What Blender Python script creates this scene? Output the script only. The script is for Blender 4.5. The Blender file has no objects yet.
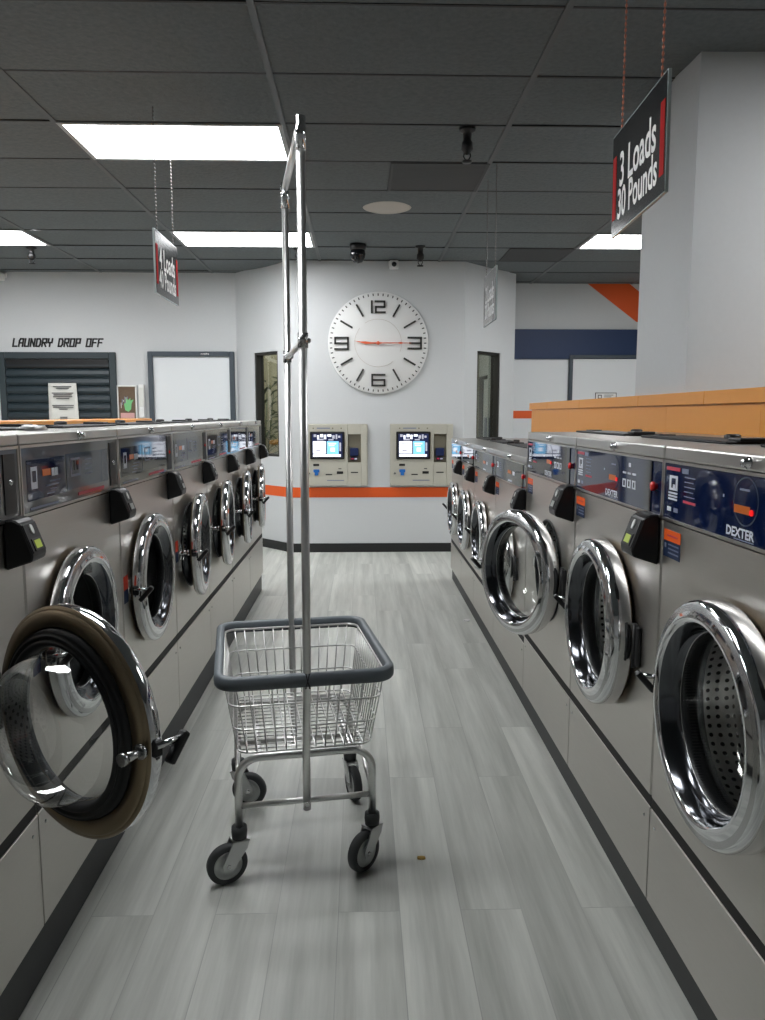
import bpy, bmesh, math, random
from math import sin, cos, pi, radians, atan, atan2, hypot
from mathutils import Matrix, Vector
random.seed(7)
sc = bpy.context.scene
COL = sc.collection

# ------------------------------------------------------------------ materials
MATS = {}
def rgb(r, g, b):
    f = lambda c: (c/255/12.92) if c/255 <= .04045 else ((c/255+.055)/1.055)**2.4
    return (f(r), f(g), f(b), 1)

def mat(name, col, rough=.5, metal=0., emit=None, estr=0., coat=0., ior=1.45, spec=None):
    if name in MATS: return MATS[name]
    m = bpy.data.materials.new(name); m.use_nodes = True
    b = m.node_tree.nodes['Principled BSDF']
    b.inputs['Base Color'].default_value = col
    b.inputs['Roughness'].default_value = rough
    b.inputs['Metallic'].default_value = metal
    b.inputs['IOR'].default_value = ior
    b.inputs['Coat Weight'].default_value = coat
    b.inputs['Coat Roughness'].default_value = .03
    if emit:
        b.inputs['Emission Color'].default_value = emit
        b.inputs['Emission Strength'].default_value = estr
    MATS[name] = m
    return m

def nodes(m):
    nt = m.node_tree
    def new(t, **kw):
        n = nt.nodes.new(t)
        for k, v in kw.items():
            if k in n.inputs: n.inputs[k].default_value = v
            else: setattr(n, k, v)
        return n
    return nt, new, nt.links.new, nt.nodes['Principled BSDF']

def steel_mat(name, col, rough, scl=(3, 3, 90), amt=.12):
    m = mat(name, col, rough, 1.)
    nt, new, link, b = nodes(m)
    tc = new('ShaderNodeTexCoord'); mp = new('ShaderNodeMapping'); mp.inputs['Scale'].default_value = scl
    nz = new('ShaderNodeTexNoise'); nz.inputs['Scale'].default_value = 4; nz.inputs['Detail'].default_value = 4
    link(tc.outputs['Object'], mp.inputs[0]); link(mp.outputs[0], nz.inputs['Vector'])
    mr = new('ShaderNodeMapRange'); mr.inputs['To Min'].default_value = rough-amt; mr.inputs['To Max'].default_value = rough+amt
    link(nz.outputs[0], mr.inputs[0]); link(mr.outputs[0], b.inputs['Roughness'])
    bp = new('ShaderNodeBump'); bp.inputs['Strength'].default_value = .03; bp.inputs['Distance'].default_value = .002
    link(nz.outputs[0], bp.inputs['Height']); link(bp.outputs[0], b.inputs['Normal'])
    return m

def noise_mat(name, c1, c2, rough, scale=40, bump=.2, dist=.004, detail=6):
    m = mat(name, c1, rough)
    nt, new, link, b = nodes(m)
    tc = new('ShaderNodeTexCoord'); nz = new('ShaderNodeTexNoise')
    nz.inputs['Scale'].default_value = scale; nz.inputs['Detail'].default_value = detail
    link(tc.outputs['Object'], nz.inputs['Vector'])
    mx = new('ShaderNodeMix', data_type='RGBA'); mx.inputs[6].default_value = c1; mx.inputs[7].default_value = c2
    link(nz.outputs[0], mx.inputs[0]); link(mx.outputs[2], b.inputs['Base Color'])
    bp = new('ShaderNodeBump'); bp.inputs['Strength'].default_value = bump; bp.inputs['Distance'].default_value = dist
    link(nz.outputs[0], bp.inputs['Height']); link(bp.outputs[0], b.inputs['Normal'])
    return m

def glass_mat(name, tint=(1, 1, 1, 1), rough=.01, boost=0.):
    m = bpy.data.materials.new(name); m.use_nodes = True
    nt = m.node_tree; nt.nodes.clear()
    o = nt.nodes.new('ShaderNodeOutputMaterial'); mx = nt.nodes.new('ShaderNodeMixShader')
    tr = nt.nodes.new('ShaderNodeBsdfTransparent'); gl = nt.nodes.new('ShaderNodeBsdfGlossy')
    lw = nt.nodes.new('ShaderNodeLayerWeight'); lw.inputs[0].default_value = .5
    fr = nt.nodes.new('ShaderNodeMath'); fr.operation = 'POWER'; fr.inputs[1].default_value = 2.4
    nt.links.new(lw.outputs['Facing'], fr.inputs[0])
    ad = nt.nodes.new('ShaderNodeMath'); ad.operation = 'MULTIPLY_ADD'; ad.inputs[1].default_value = .8; ad.inputs[2].default_value = .04+boost; ad.use_clamp = True
    tr.inputs[0].default_value = tint; gl.inputs['Roughness'].default_value = rough
    nt.links.new(fr.outputs[0], ad.inputs[0]); nt.links.new(ad.outputs[0], mx.inputs[0])
    nt.links.new(tr.outputs[0], mx.inputs[1]); nt.links.new(gl.outputs[0], mx.inputs[2])
    nt.links.new(mx.outputs[0], o.inputs[0])
    MATS[name] = m
    return m

WALL = noise_mat('wall_paint', rgb(204, 206, 207), rgb(199, 201, 202), .55, 60, .05, .002)
STEEL = steel_mat('brushed_steel', (.60, .575, .54, 1), .36)
STEELTOP = steel_mat('brushed_steel_top', (.56, .545, .52, 1), .3, (40, 3, 3), .06)
CHROME = mat('chrome', (.70, .71, .725, 1), .07, 1.)
SATIN = mat('satin_chrome', (.5, .505, .505, 1), .26, 1.)
TUBE = mat('plated_tube', (.72, .72, .71, 1), .32, 1.)
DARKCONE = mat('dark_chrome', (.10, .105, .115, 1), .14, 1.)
RUBBER = mat('black_rubber', rgb(26, 27, 29), .45)
BLACK = mat('black_plastic', rgb(20, 20, 21), .38)
SOFTBLACK = mat('dark_plastic', rgb(38, 38, 39), .5)
GAP = mat('dark_gap', rgb(28, 27, 26), .7)
NAVY = mat('navy_acrylic', rgb(13, 27, 62), .035, ior=1.52)
SLATE = mat('slate_acrylic', rgb(70, 78, 92), .04, ior=1.52)
SILVERP = mat('silver_panel', rgb(128, 128, 128), .06, .35, ior=1.5)
DISP = mat('dark_display', rgb(14, 15, 20), .03, ior=1.5)
PRINTW = mat('white_print', rgb(214, 218, 226), .4)
PRINTG = mat('grey_print', rgb(120, 128, 150), .4)
PRINTR = mat('red_print', rgb(196, 62, 82), .4)
REDBTN = mat('red_button', rgb(214, 30, 30), .25, coat=.5)
AMBER = mat('amber_display', rgb(176, 92, 30), .3, emit=rgb(200, 100, 30), estr=.06)
LCD = mat('green_lcd', rgb(160, 176, 70), .3, emit=rgb(170, 190, 70), estr=.1)
GREYLCD = mat('grey_lcd', rgb(150, 154, 150), .3)
STICKO = mat('orange_sticker', rgb(232, 96, 30), .5)
STICKB = mat('navy_sticker', rgb(28, 44, 74), .45)
STICKR = mat('red_sticker', rgb(214, 66, 40), .5)
BRONZE = mat('bronze_pan', (.27, .21, .135, 1), .34, .7)
GLASS = glass_mat('door_glass', (.93, .95, .95, 1), .015, .045)
PANE = glass_mat('window_pane', (.82, .85, .83, 1), .01, .05)
ORANGEW = noise_mat('orange_laminate', rgb(240, 163, 72), rgb(236, 157, 66), .35, 25, .03, .001)
STRIPE = mat('orange_stripe', rgb(226, 92, 34), .5)
BLUEW = mat('navy_paint', rgb(22, 45, 82), .5)
KICK = noise_mat('plinth_rubber', rgb(52, 53, 54), rgb(44, 45, 46), .5, 30, .05, .001)
BASEB = mat('baseboard_rubber', rgb(30, 31, 31), .5)
FRAMEC = mat('slate_frame', rgb(66, 74, 82), .45)
SHUTF = mat('shutter_frame', rgb(48, 58, 62), .5)
SHUT = mat('shutter_slat', rgb(34, 46, 52), .42)
WPANEL = mat('white_panel', rgb(219, 222, 224), .4)
PAPER = noise_mat('paper', rgb(216, 216, 210), rgb(204, 204, 198), .8, 30, .1, .002)
INK = mat('ink', rgb(70, 70, 74), .7)
BEIGE = noise_mat('kiosk_enamel', rgb(186, 183, 170), rgb(180, 177, 164), .45, 90, .04, .001)
BEIGED = mat('kiosk_recess', rgb(128, 122, 106), .5)
BLUEP = mat('blue_plastic', rgb(40, 108, 186), .35)
NAVYP = mat('navy_plastic', rgb(28, 40, 78), .35)
SIGNB = mat('sign_black', rgb(24, 25, 27), .16, ior=1.5)
SIGNGLARE = mat('sign_glare', rgb(118, 118, 119), .2)  # glare on the glossy sign face, painted in as grey
SIGNR = mat('sign_red', rgb(158, 10, 10), .6)
SIGNR.node_tree.nodes['Principled BSDF'].inputs['Specular IOR Level'].default_value = .08
SIGNT = mat('sign_white', rgb(226, 226, 224), .35)
SIGNTGLARE = mat('sign_text_glare', rgb(196, 197, 197), .35)  # lettering washed out by glare, put into its colour
EDGEC = mat('acrylic_edge', rgb(176, 186, 186), .15)
CHAINM = mat('copper_chain', rgb(176, 110, 90), .35, .6)
CHAING = mat('grey_chain', rgb(116, 112, 110), .35, .6)
CLOCKW = mat('clock_face', rgb(226, 226, 224), .4)
CLOCKD = mat('clock_numeral', rgb(66, 66, 64), .35, .3)
HANDO = mat('clock_hand', rgb(226, 104, 66), .4)
VENTM = mat('vent_dark', rgb(74, 75, 76), .7)
SPEAK = mat('speaker_white', rgb(196, 188, 178), .5)
LAMPW = mat('lamp_diffuser', rgb(240, 240, 240), .4, emit=(.97, .985, 1, 1), estr=9.)
LAMPF = mat('lamp_frame', rgb(180, 180, 180), .4)
TBAR = mat('ceiling_bar', rgb(84, 87, 89), .45)
BUMP = noise_mat('grey_vinyl', rgb(104, 111, 116), rgb(97, 104, 109), .42, 30, .05, .001)
TYRE = mat('grey_tyre', rgb(62, 64, 65), .6)
HUB = mat('wheel_hub', rgb(196, 198, 196), .4, .1)
ZINC = mat('zinc_fork', (.52, .53, .53, 1), .3, 1.)
LEAF = mat('leaf_green', rgb(62, 74, 40), .5)
POTM = mat('pot_clay', rgb(92, 74, 60), .7)
OFFICE = mat('office_paint', rgb(142, 138, 116), .7)
OFFDOOR = mat('office_door', rgb(166, 172, 172), .5)
OFFBLUE = mat('office_blue', rgb(46, 66, 98), .4)
DKFR = mat('dark_window_frame', rgb(42, 41, 38), .45)
WHITEPL = mat('white_plastic', rgb(226, 226, 224), .35)
GREENB = mat('green_leaf_print', rgb(116, 186, 124), .6)
PINKB = mat('pink_print', rgb(206, 160, 156), .6)
CORK = noise_mat('brown_board', rgb(112, 92, 74), rgb(92, 76, 62), .8, 50, .1, .001)
LED = mat('red_led', rgb(230, 20, 20), .3, emit=rgb(255, 30, 30), estr=.25)

def ceiling_tile():
    m = noise_mat('ceiling_tile', rgb(116, 122, 124), rgb(88, 93, 95), .8, 48, .9, .006, 8)
    return m
TILE = ceiling_tile()

def floor_mat():
    m = mat('floor_vinyl', rgb(150, 152, 148), .34)
    nt, new, link, b = nodes(m)
    tc = new('ShaderNodeTexCoord'); mp = new('ShaderNodeMapping')
    mp.inputs['Rotation'].default_value = (0, 0, radians(90)); mp.inputs['Location'].default_value = (.23, .06, 0)
    link(tc.outputs['Object'], mp.inputs[0])
    br = new('ShaderNodeTexBrick'); br.offset = .37; br.offset_frequency = 2; br.squash = 1
    br.inputs['Scale'].default_value = 1; br.inputs['Brick Width'].default_value = 1.12; br.inputs['Row Height'].default_value = .152
    br.inputs['Mortar Size'].default_value = .0012; br.inputs['Mortar Smooth'].default_value = .2; br.inputs['Bias'].default_value = 0
    br.inputs['Color1'].default_value = (0, 0, 0, 1); br.inputs['Color2'].default_value = (1, 1, 1, 1); br.inputs['Mortar'].default_value = (.5, .5, .5, 1)
    link(mp.outputs[0], br.inputs['Vector'])
    # streaky grain along the plank
    mp2 = new('ShaderNodeMapping'); mp2.inputs['Scale'].default_value = (16, .9, 1)
    link(tc.outputs['Object'], mp2.inputs[0])
    ad = new('ShaderNodeVectorMath', operation='MULTIPLY_ADD'); ad.inputs[1].default_value = (7, 7, 7)
    link(br.outputs['Color'], ad.inputs[0]); link(mp2.outputs[0], ad.inputs[2])
    n1 = new('ShaderNodeTexNoise'); n1.inputs['Scale'].default_value = 1.0; n1.inputs['Detail'].default_value = 7; n1.inputs['Roughness'].default_value = .62
    link(ad.outputs[0], n1.inputs['Vector'])
    r1 = new('ShaderNodeValToRGB')
    e = r1.color_ramp.elements
    e[0].position = .3; e[0].color = rgb(172, 174, 168); e[1].position = .70; e[1].color = rgb(222, 223, 217)
    link(n1.outputs[0], r1.inputs[0])
    pl = new('ShaderNodeMix', data_type='RGBA', blend_type='MULTIPLY'); pl.inputs[0].default_value = 1
    r2 = new('ShaderNodeValToRGB'); e = r2.color_ramp.elements
    e[0].color = (.86, .865, .855, 1); e[1].color = (1.05, 1.05, 1.04, 1)
    link(br.outputs['Color'], r2.inputs[0]); link(r1.outputs[0], pl.inputs[6]); link(r2.outputs[0], pl.inputs[7])
    mo = new('ShaderNodeMix', data_type='RGBA'); mo.inputs[7].default_value = rgb(128, 130, 128)
    mf = new('ShaderNodeMath', operation='MULTIPLY'); mf.inputs[1].default_value = .4
    link(br.outputs['Fac'], mf.inputs[0]); link(mf.outputs[0], mo.inputs[0]); link(pl.outputs[2], mo.inputs[6])
    link(mo.outputs[2], b.inputs['Base Color'])
    mr = new('ShaderNodeMapRange'); mr.inputs['To Min'].default_value = .3; mr.inputs['To Max'].default_value = .48
    link(n1.outputs[0], mr.inputs[0]); link(mr.outputs[0], b.inputs['Roughness'])
    bp = new('ShaderNodeBump'); bp.inputs['Strength'].default_value = .15; bp.inputs['Distance'].default_value = .001; bp.invert = True
    link(br.outputs['Fac'], bp.inputs['Height']); link(bp.outputs[0], b.inputs['Normal'])
    return m
FLOOR = floor_mat()

def drum_mat():
    m = mat('perforated_drum', (.6, .59, .57, 1), .34, 1.)
    nt, new, link, b = nodes(m)
    tc = new('ShaderNodeTexCoord'); sp = new('ShaderNodeSeparateXYZ'); link(tc.outputs['UV'], sp.inputs[0])
    def cell(out, k, off=None):
        a = new('ShaderNodeMath', operation='MULTIPLY'); a.inputs[1].default_value = k; link(out, a.inputs[0])
        f = new('ShaderNodeMath', operation='FRACT'); link(a.outputs[0], f.inputs[0])
        s = new('ShaderNodeMath', operation='SUBTRACT'); s.inputs[1].default_value = .5; link(f.outputs[0], s.inputs[0])
        p = new('ShaderNodeMath', operation='POWER'); p.inputs[1].default_value = 2; link(s.outputs[0], p.inputs[0])
        return p.outputs[0]
    a = new('ShaderNodeMath', operation='ADD'); link(cell(sp.outputs[0], 1), a.inputs[0]); link(cell(sp.outputs[1], 1), a.inputs[1])
    lt = new('ShaderNodeMath', operation='LESS_THAN'); lt.inputs[1].default_value = .055; link(a.outputs[0], lt.inputs[0])
    mx = new('ShaderNodeMix', data_type='RGBA'); mx.inputs[6].default_value = (.76, .75, .73, 1); mx.inputs[7].default_value = (.03, .03, .03, 1)
    link(lt.outputs[0], mx.inputs[0]); link(mx.outputs[2], b.inputs['Base Color'])
    return m
DRUM = drum_mat()

# ------------------------------------------------------------------ mesh builder
class MB:
    def __init__(s):
        s.bm = bmesh.new(); s.mats = []; s.uv = s.bm.loops.layers.uv.new('UVMap')
    def mi(s, m):
        if m not in s.mats: s.mats.append(m)
        return s.mats.index(m)
    def face(s, pts, m, smooth=False):
        vs = [s.bm.verts.new(p) for p in pts]
        f = s.bm.faces.new(vs); f.material_index = s.mi(m); f.smooth = smooth
        return f
    def box(s, x0, x1, y0, y1, z0, z1, m, bev=0., seg=2, mx=None):
        r = bmesh.ops.create_cube(s.bm, size=1)
        vs = r['verts']
        M = Matrix.Translation(((x0+x1)/2, (y0+y1)/2, (z0+z1)/2)) @ Matrix.Diagonal((abs(x1-x0), abs(y1-y0), abs(z1-z0), 1))
        bmesh.ops.transform(s.bm, matrix=M, verts=vs)
        fs = set(f for v in vs for f in v.link_faces)
        if bev > 0:
            es = list(set(e for v in vs for e in v.link_edges))
            r = bmesh.ops.bevel(s.bm, geom=es, offset=bev, segments=seg, affect='EDGES', profile=.5)
            fs = set(r['faces']) | set(f for f in fs if f.is_valid)
            vs = list(set(v for f in fs for v in f.verts))
        for f in fs: f.material_index = s.mi(m)
        if mx is not None: bmesh.ops.transform(s.bm, matrix=mx, verts=vs)
        return vs
    def prism(s, pts, d, m, mx=None, bev=0):
        """polygon pts (a,b) in local XY extruded along +Z by d"""
        b = [s.bm.verts.new((p[0], p[1], 0)) for p in pts]; t = [s.bm.verts.new((p[0], p[1], d)) for p in pts]
        n = len(pts); fs = [s.bm.faces.new(b[::-1]), s.bm.faces.new(t)]
        for i in range(n): fs.append(s.bm.faces.new((b[i], b[(i+1) % n], t[(i+1) % n], t[i])))
        for f in fs: f.material_index = s.mi(m)
        if mx is not None: bmesh.ops.transform(s.bm, matrix=mx, verts=b+t)
        return b+t
    def lathe(s, prof, m, axis='X', c=(0, 0, 0), seg=48, a0=0, a1=2*pi, mats=None, uvscale=None):
        """prof: list of (r, h) ; axis X: h along x.  mats: per-segment materials"""
        full = abs(a1-a0-2*pi) < 1e-6
        n = seg if full else seg+1
        rings = []
        for r, h in prof:
            ring = []
            if r < 1e-6:
                p = (h, 0, 0) if axis == 'X' else ((0, h, 0) if axis == 'Y' else (0, 0, h))
                ring = [s.bm.verts.new((c[0]+p[0], c[1]+p[1], c[2]+p[2]))]*n
            else:
                for i in range(n):
                    a = a0+(a1-a0)*i/seg
                    u, w = r*cos(a), r*sin(a)
                    p = (h, u, w) if axis == 'X' else ((w, h, u) if axis == 'Y' else (u, w, h))
                    ring.append(s.bm.verts.new((c[0]+p[0], c[1]+p[1], c[2]+p[2])))
            rings.append(ring)
        L = 0
        for k in range(len(prof)-1):
            A, B = rings[k], rings[k+1]
            mm = mats[k] if mats else m
            dl = hypot(prof[k+1][0]-prof[k][0], prof[k+1][1]-prof[k][1])
            for i in range(seg):
                j = (i+1) % n
                q = [A[i], A[j], B[j], B[i]]
                v = []
                for x in q:
                    if x not in v: v.append(x)
                if len(v) < 3: continue
                try: f = s.bm.faces.new(v)
                except ValueError: continue
                f.material_index = s.mi(mm); f.smooth = True
                if uvscale:
                    for lp in f.loops:
                        ang = i if lp.vert in (A[i], B[i]) else i+1
                        ln = L if lp.vert in A else L+dl
                        lp[s.uv].uv = (ang/seg*uvscale[0], ln*uvscale[1])
            L += dl
    def tube(s, pts, r, m, seg=8, closed=False, caps=True):
        pts = [Vector(p) for p in pts]; n = len(pts); rings = []
        prev = None
        for i, p in enumerate(pts):
            if closed: t = (pts[(i+1) % n]-pts[i-1]).normalized()
            else: t = ((pts[min(i+1, n-1)]-pts[max(i-1, 0)])).normalized()
            if prev is None:
                a = Vector((0, 0, 1)) if abs(t.z) < .9 else Vector((1, 0, 0))
                u = t.cross(a).normalized()
            else:
                u = (prev-t*prev.dot(t)).normalized()
            w = t.cross(u); prev = u
            rr = r[i] if isinstance(r, (list, tuple)) else r
            rings.append([s.bm.verts.new(p+rr*(cos(2*pi*k/seg)*u+sin(2*pi*k/seg)*w)) for k in range(seg)])
        N = n if closed else n-1
        for i in range(N):
            A, B = rings[i], rings[(i+1) % n]
            off = 0
            if closed and i == n-1:
                off = min(range(seg), key=lambda o: (A[0].co-B[o].co).length)
            for k in range(seg):
                f = s.bm.faces.new((A[k], A[(k+1) % seg], B[(k+1+off) % seg], B[(k+off) % seg]))
                f.material_index = s.mi(m); f.smooth = True
        if not closed and caps:
            for R in (rings[0][::-1], rings[-1]):
                f = s.bm.faces.new(R); f.material_index = s.mi(m)
    def cyl(s, p0, p1, r, m, seg=20, r2=None):
        s.tube([p0, p1], [r, r2 if r2 is not None else r], m, seg)
        for f in s.bm.faces[-2:] if False else []: pass
    def add_mesh(s, me, mx, m):
        k = s.mi(m)
        vs = [s.bm.verts.new(mx @ v.co) for v in me.vertices]
        for p in me.polygons:
            try: f = s.bm.faces.new([vs[i] for i in p.vertices]); f.material_index = k
            except ValueError: pass
    def text(s, body, m, mx, w=None, h=None, bold=0., thick=.0008, shear=0.):
        me, bb = text_mesh(body, bold, shear)
        bw, bh = bb[2]-bb[0], bb[3]-bb[1]
        sx = (w/bw) if w else (h/bh); sy = (h/bh) if h else sx
        M = mx @ Matrix.Diagonal((sx, sy, 1, 1)) @ Matrix.Translation((-bb[0]-bw/2, -bb[1]-bh/2, 0))
        s.add_mesh(me, M, m)
    def build(s, name, parent=None, loc=None, rot=None, smooth_angle=None):
        bmesh.ops.recalc_face_normals(s.bm, faces=s.bm.faces)
        me = bpy.data.meshes.new(name); s.bm.to_mesh(me); s.bm.free()
        for m in s.mats: me.materials.append(m)
        o = bpy.data.objects.new(name, me); COL.objects.link(o)
        if parent: o.parent = parent
        if loc is not None: o.location = loc
        if rot is not None: o.rotation_euler = rot
        if smooth_angle:
            for p in me.polygons: p.use_smooth = True
            me.set_sharp_from_angle(angle=radians(smooth_angle))
        return o

_tc = {}
def text_mesh(body, bold=0., shear=0.):
    k = (body, bold, shear)
    if k in _tc: return _tc[k]
    cu = bpy.data.curves.new('lettering', 'FONT'); cu.body = body; cu.offset = bold; cu.shear = shear; cu.resolution_u = 3
    ob = bpy.data.objects.new('lettering', cu); COL.objects.link(ob)
    dg = bpy.context.evaluated_depsgraph_get(); dg.update()
    me = bpy.data.meshes.new_from_object(ob.evaluated_get(dg))
    bpy.data.objects.remove(ob); bpy.data.curves.remove(cu)
    xs = [v.co.x for v in me.vertices]; ys = [v.co.y for v in me.vertices]
    _tc[k] = (me, (min(xs), min(ys), max(xs), max(ys)))
    return _tc[k]

def frame(o, ux, uy):
    """matrix whose local X -> ux, Y -> uy, Z -> ux x uy, at o"""
    ux = Vector(ux).normalized(); uy = Vector(uy).normalized(); uz = ux.cross(uy)
    M = Matrix((ux, uy, uz)).transposed().to_4x4(); M.translation = Vector(o)
    return M

def empty(name, loc, rz=0.):
    o = bpy.data.objects.new(name, None); COL.objects.link(o); o.location = loc; o.rotation_euler = (0, 0, rz)
    o.empty_display_size = .1
    return o
def tag(o, label, cat, group=None, kind=None):
    o['label'] = label; o['category'] = cat
    if group: o['group'] = group
    if kind: o['kind'] = kind
    return o
def struct(o, label=None):
    o['kind'] = 'structure'
    if label: o['label'] = label
    return o

# ------------------------------------------------------------------ setting
CZ = 2.54
b = MB(); b.box(-4.4, 4.4, -3, 9, -.05, 0, FLOOR); struct(b.build('floor'), 'grey wood-look vinyl plank floor')

# ceiling: sagging tiles between bars
GX = [.68+1.03*k for k in range(-5, 5)]
GY = [3.165+.515*k for k in range(-12, 13)]
LIGHTS = [(-1.38, 3.68), (-1.38, 5.74), (-3.44, 5.74), (1.71, 5.74), (1.71, 3.68), (-3.44, 3.68), (-1.38, 1.62), (1.71, 1.62), (-3.44, 1.62)]
VENTS = [(.165, 4.195), (1.195, 6.255)]
b = MB()
def islight(x, y): return any(abs(x-a) < .01 and abs(y-c) < .01 for a, c in LIGHTS)
for xi in range(len(GX)-1):
    for yi in range(len(GY)-1):
        x0, x1, y0, y1 = GX[xi], GX[xi+1], GY[yi], GY[yi+1]
        if islight(x0, y0): continue
        sag = random.uniform(.004, .013); tl = random.uniform(-.006, .002)
        hx = .5 if any(abs((x0+x1)/2-v[0]) < .02 and abs(y0-v[1]) < .01 for v in VENTS) else 1
        nx, ny = 6, 4
        xe = x0+(x1-x0)*hx
        if hx < 1: x0, xe = x0, x0+(x1-x0)*.5
        G = []
        for i in range(nx+1):
            row = []
            for j in range(ny+1):
                u, v = i/nx, j/ny
                z = CZ-.002-sag*(1-(2*u-1)**2)*(1-(2*v-1)**2)+.003-tl*(2*v-1)*.6
                row.append(b.bm.verts.new((x0+.006+(xe-x0-.012)*u, y0+.006+(y1-y0-.012)*v, z)))
            G.append(row)
        for i in range(nx):
            for j in range(ny):
                f = b.bm.faces.new((G[i][j], G[i][j+1], G[i+1][j+1], G[i+1][j])); f.material_index = b.mi(TILE); f.smooth = True
for x in GX: b.box(x-.012, x+.012, GY[0], GY[-1], CZ-.004, CZ+.02, TBAR)
for y in GY: b.box(GX[0], GX[-1], y-.005, y+.005, CZ-.0015, CZ+.02, SOFTBLACK)
b.box(-4.7, 4.7, -3.2, 9.3, CZ+.06, CZ+.1, BLACK)
struct(b.build('ceiling'), 'black suspended tile ceiling')

YB = 6.80
def wall_poly(b, p0, p1, z0, z1, th, m, holes=()):
    """wall from p0 to p1 (visible face on the line), thickness th away; rectangular holes (s0,s1,z0,z1)"""
    p0, p1 = Vector((p0[0], p0[1], 0)), Vector((p1[0], p1[1], 0)); L = (p1-p0).length
    M = frame(p0, (p1-p0), (0, 0, 1))
    cuts = sorted(set([0, L]+[c for h in holes for c in h[:2]]))
    for a, c in zip(cuts[:-1], cuts[1:]):
        hs = [h for h in holes if h[0] <= a+1e-6 and h[1] >= c-1e-6]
        if not hs: b.box(a, c, z0, z1, -th, 0, m, mx=M)
        else:
            h = hs[0]
            if h[2] > z0: b.box(a, c, z0, h[2], -th, 0, m, mx=M)
            b.box(a, c, h[3], z1, -th, 0, m, mx=M)
    return M, L
ZT = CZ+.02
LA, LB = (-1.17, 7.38), (-.625, YB)
RA, RB = (.91, YB), (1.46, 7.36)
b = MB(); wall_poly(b, LB, RA, 0, ZT, .1, WALL); struct(b.build('wall_back'), 'white wall carrying the clock and pay stations')
lx = lambda p: hypot(p[0]-LA[0], p[1]-LA[1])
WL = (hypot(-.988+1.17, 7.171-7.38), hypot(-.741+1.17, 6.915-7.38), .85, 1.79)
b = MB(); ML, LL = wall_poly(b, LA, LB, 0, ZT, .1, WALL, [WL]); struct(b.build('wall_angled_west'))
WR = (hypot(1.047-.91, 6.929-YB), hypot(1.30-.91, 7.187-YB), .85, 1.795)
b = MB(); MR, LR = wall_poly(b, RA, RB, 0, ZT, .1, WALL, [WR]); struct(b.build('wall_angled_east'))
b = MB(); wall_poly(b, RB, (1.46, 7.98), 0, ZT, .1, WALL); struct(b.build('wall_return'))
b = MB(); wall_poly(b, (-4.4, 7.38), LA, 0, ZT, .1, WALL); struct(b.build('wall_rear_west'))
b = MB(); wall_poly(b, (1.46, 7.878), (4.4, 7.878), 0, ZT, .1, WALL); struct(b.build('wall_rear_east'))
b = MB(); b.box(-4.5, -4.4, -3, 7.5, 0, ZT, WALL); struct(b.build('wall_west'))
b = MB(); b.box(4.4, 4.5, -3, 8, 0, ZT, WALL); struct(b.build('wall_east'))
b = MB(); b.box(-4.5, 4.5, -3.1, -3, 0, ZT, WALL); struct(b.build('wall_front'))
# office behind the angled windows
b = MB()
b.box(-2.3, 1.36, 8.75, 8.82, 0, ZT, OFFICE); b.box(-2.36, -2.3, 7.5, 8.8, 0, ZT, OFFICE); b.box(1.36, 1.4, 7.5, 8.8, 0, ZT, OFFICE)
struct(b.build('wall_office'))
# baseboards and painted stripes
def strip(name, p0, p1, z0, z1, m, th=.008, kind_label=None):
    b = MB(); p0v, p1v = Vector((*p0, 0)), Vector((*p1, 0))
    M = frame(p0v, p1v-p0v, (0, 0, 1)); b.box(0, (p1v-p0v).length, z0, z1, 0.0005, th, m, mx=M)
    return struct(b.build(name), kind_label)
strip('baseboard_back', LB, RA, 0, .08, BASEB)
strip('baseboard_angled_west', LA, LB, 0, .08, BASEB)
strip('baseboard_angled_east', RA, RB, 0, .08, BASEB)
strip('trim_1', LB, RA, .495, .585, STRIPE, .002, 'orange stripe painted under the pay stations')
strip('trim_2', LA, LB, .495, .585, STRIPE, .002)
strip('trim_3', RA, RB, .495, .585, STRIPE, .002)
strip('trim_4', (1.47, 7.878), (4.4, 7.878), 1.79, 2.085, BLUEW, .03, 'navy blue band on the far wall')
strip('trim_5', (1.47, 7.862), (2.1, 7.862), 1.19, 1.268, STRIPE, .002)
b = MB(); M = frame((0, 7.8775, 0), (1, 0, 0), (0, 0, 1))
b.prism([(2.289, CZ), (2.80, 2.165), (3.3, 1.8+.29), (3.3, 2.10), (2.716, CZ)], .002, STRIPE, M)
struct(b.build('trim_6'), 'orange diagonal band painted on the far wall')

# windows in the angled walls
def window(name, M, W, bar):
    s0, s1, z0, z1 = W; f = .022
    b = MB()
    b.box(s0+.001, s0+f, z0+.001, z1-.001, -.09, -.008, DKFR, mx=M); b.box(s1-f, s1-.001, z0+.001, z1-.001, -.09, -.008, DKFR, mx=M)
    b.box(s0+f, s1-f, z1-f, z1-.001, -.09, -.008, DKFR, mx=M); b.box(s0+f, s1-f, z0+.001, z0+f, -.09, -.008, DKFR, mx=M)
    o = struct(b.build(name)); 
    g = MB(); g.box(s0+f, s1-f, z0+f, z1-f, -.062, -.056, PANE, mx=M); g.build('window_pane', o)
    return o
window('window_1', ML, WL, 0); window('window_2', MR, WR, 0)

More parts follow.
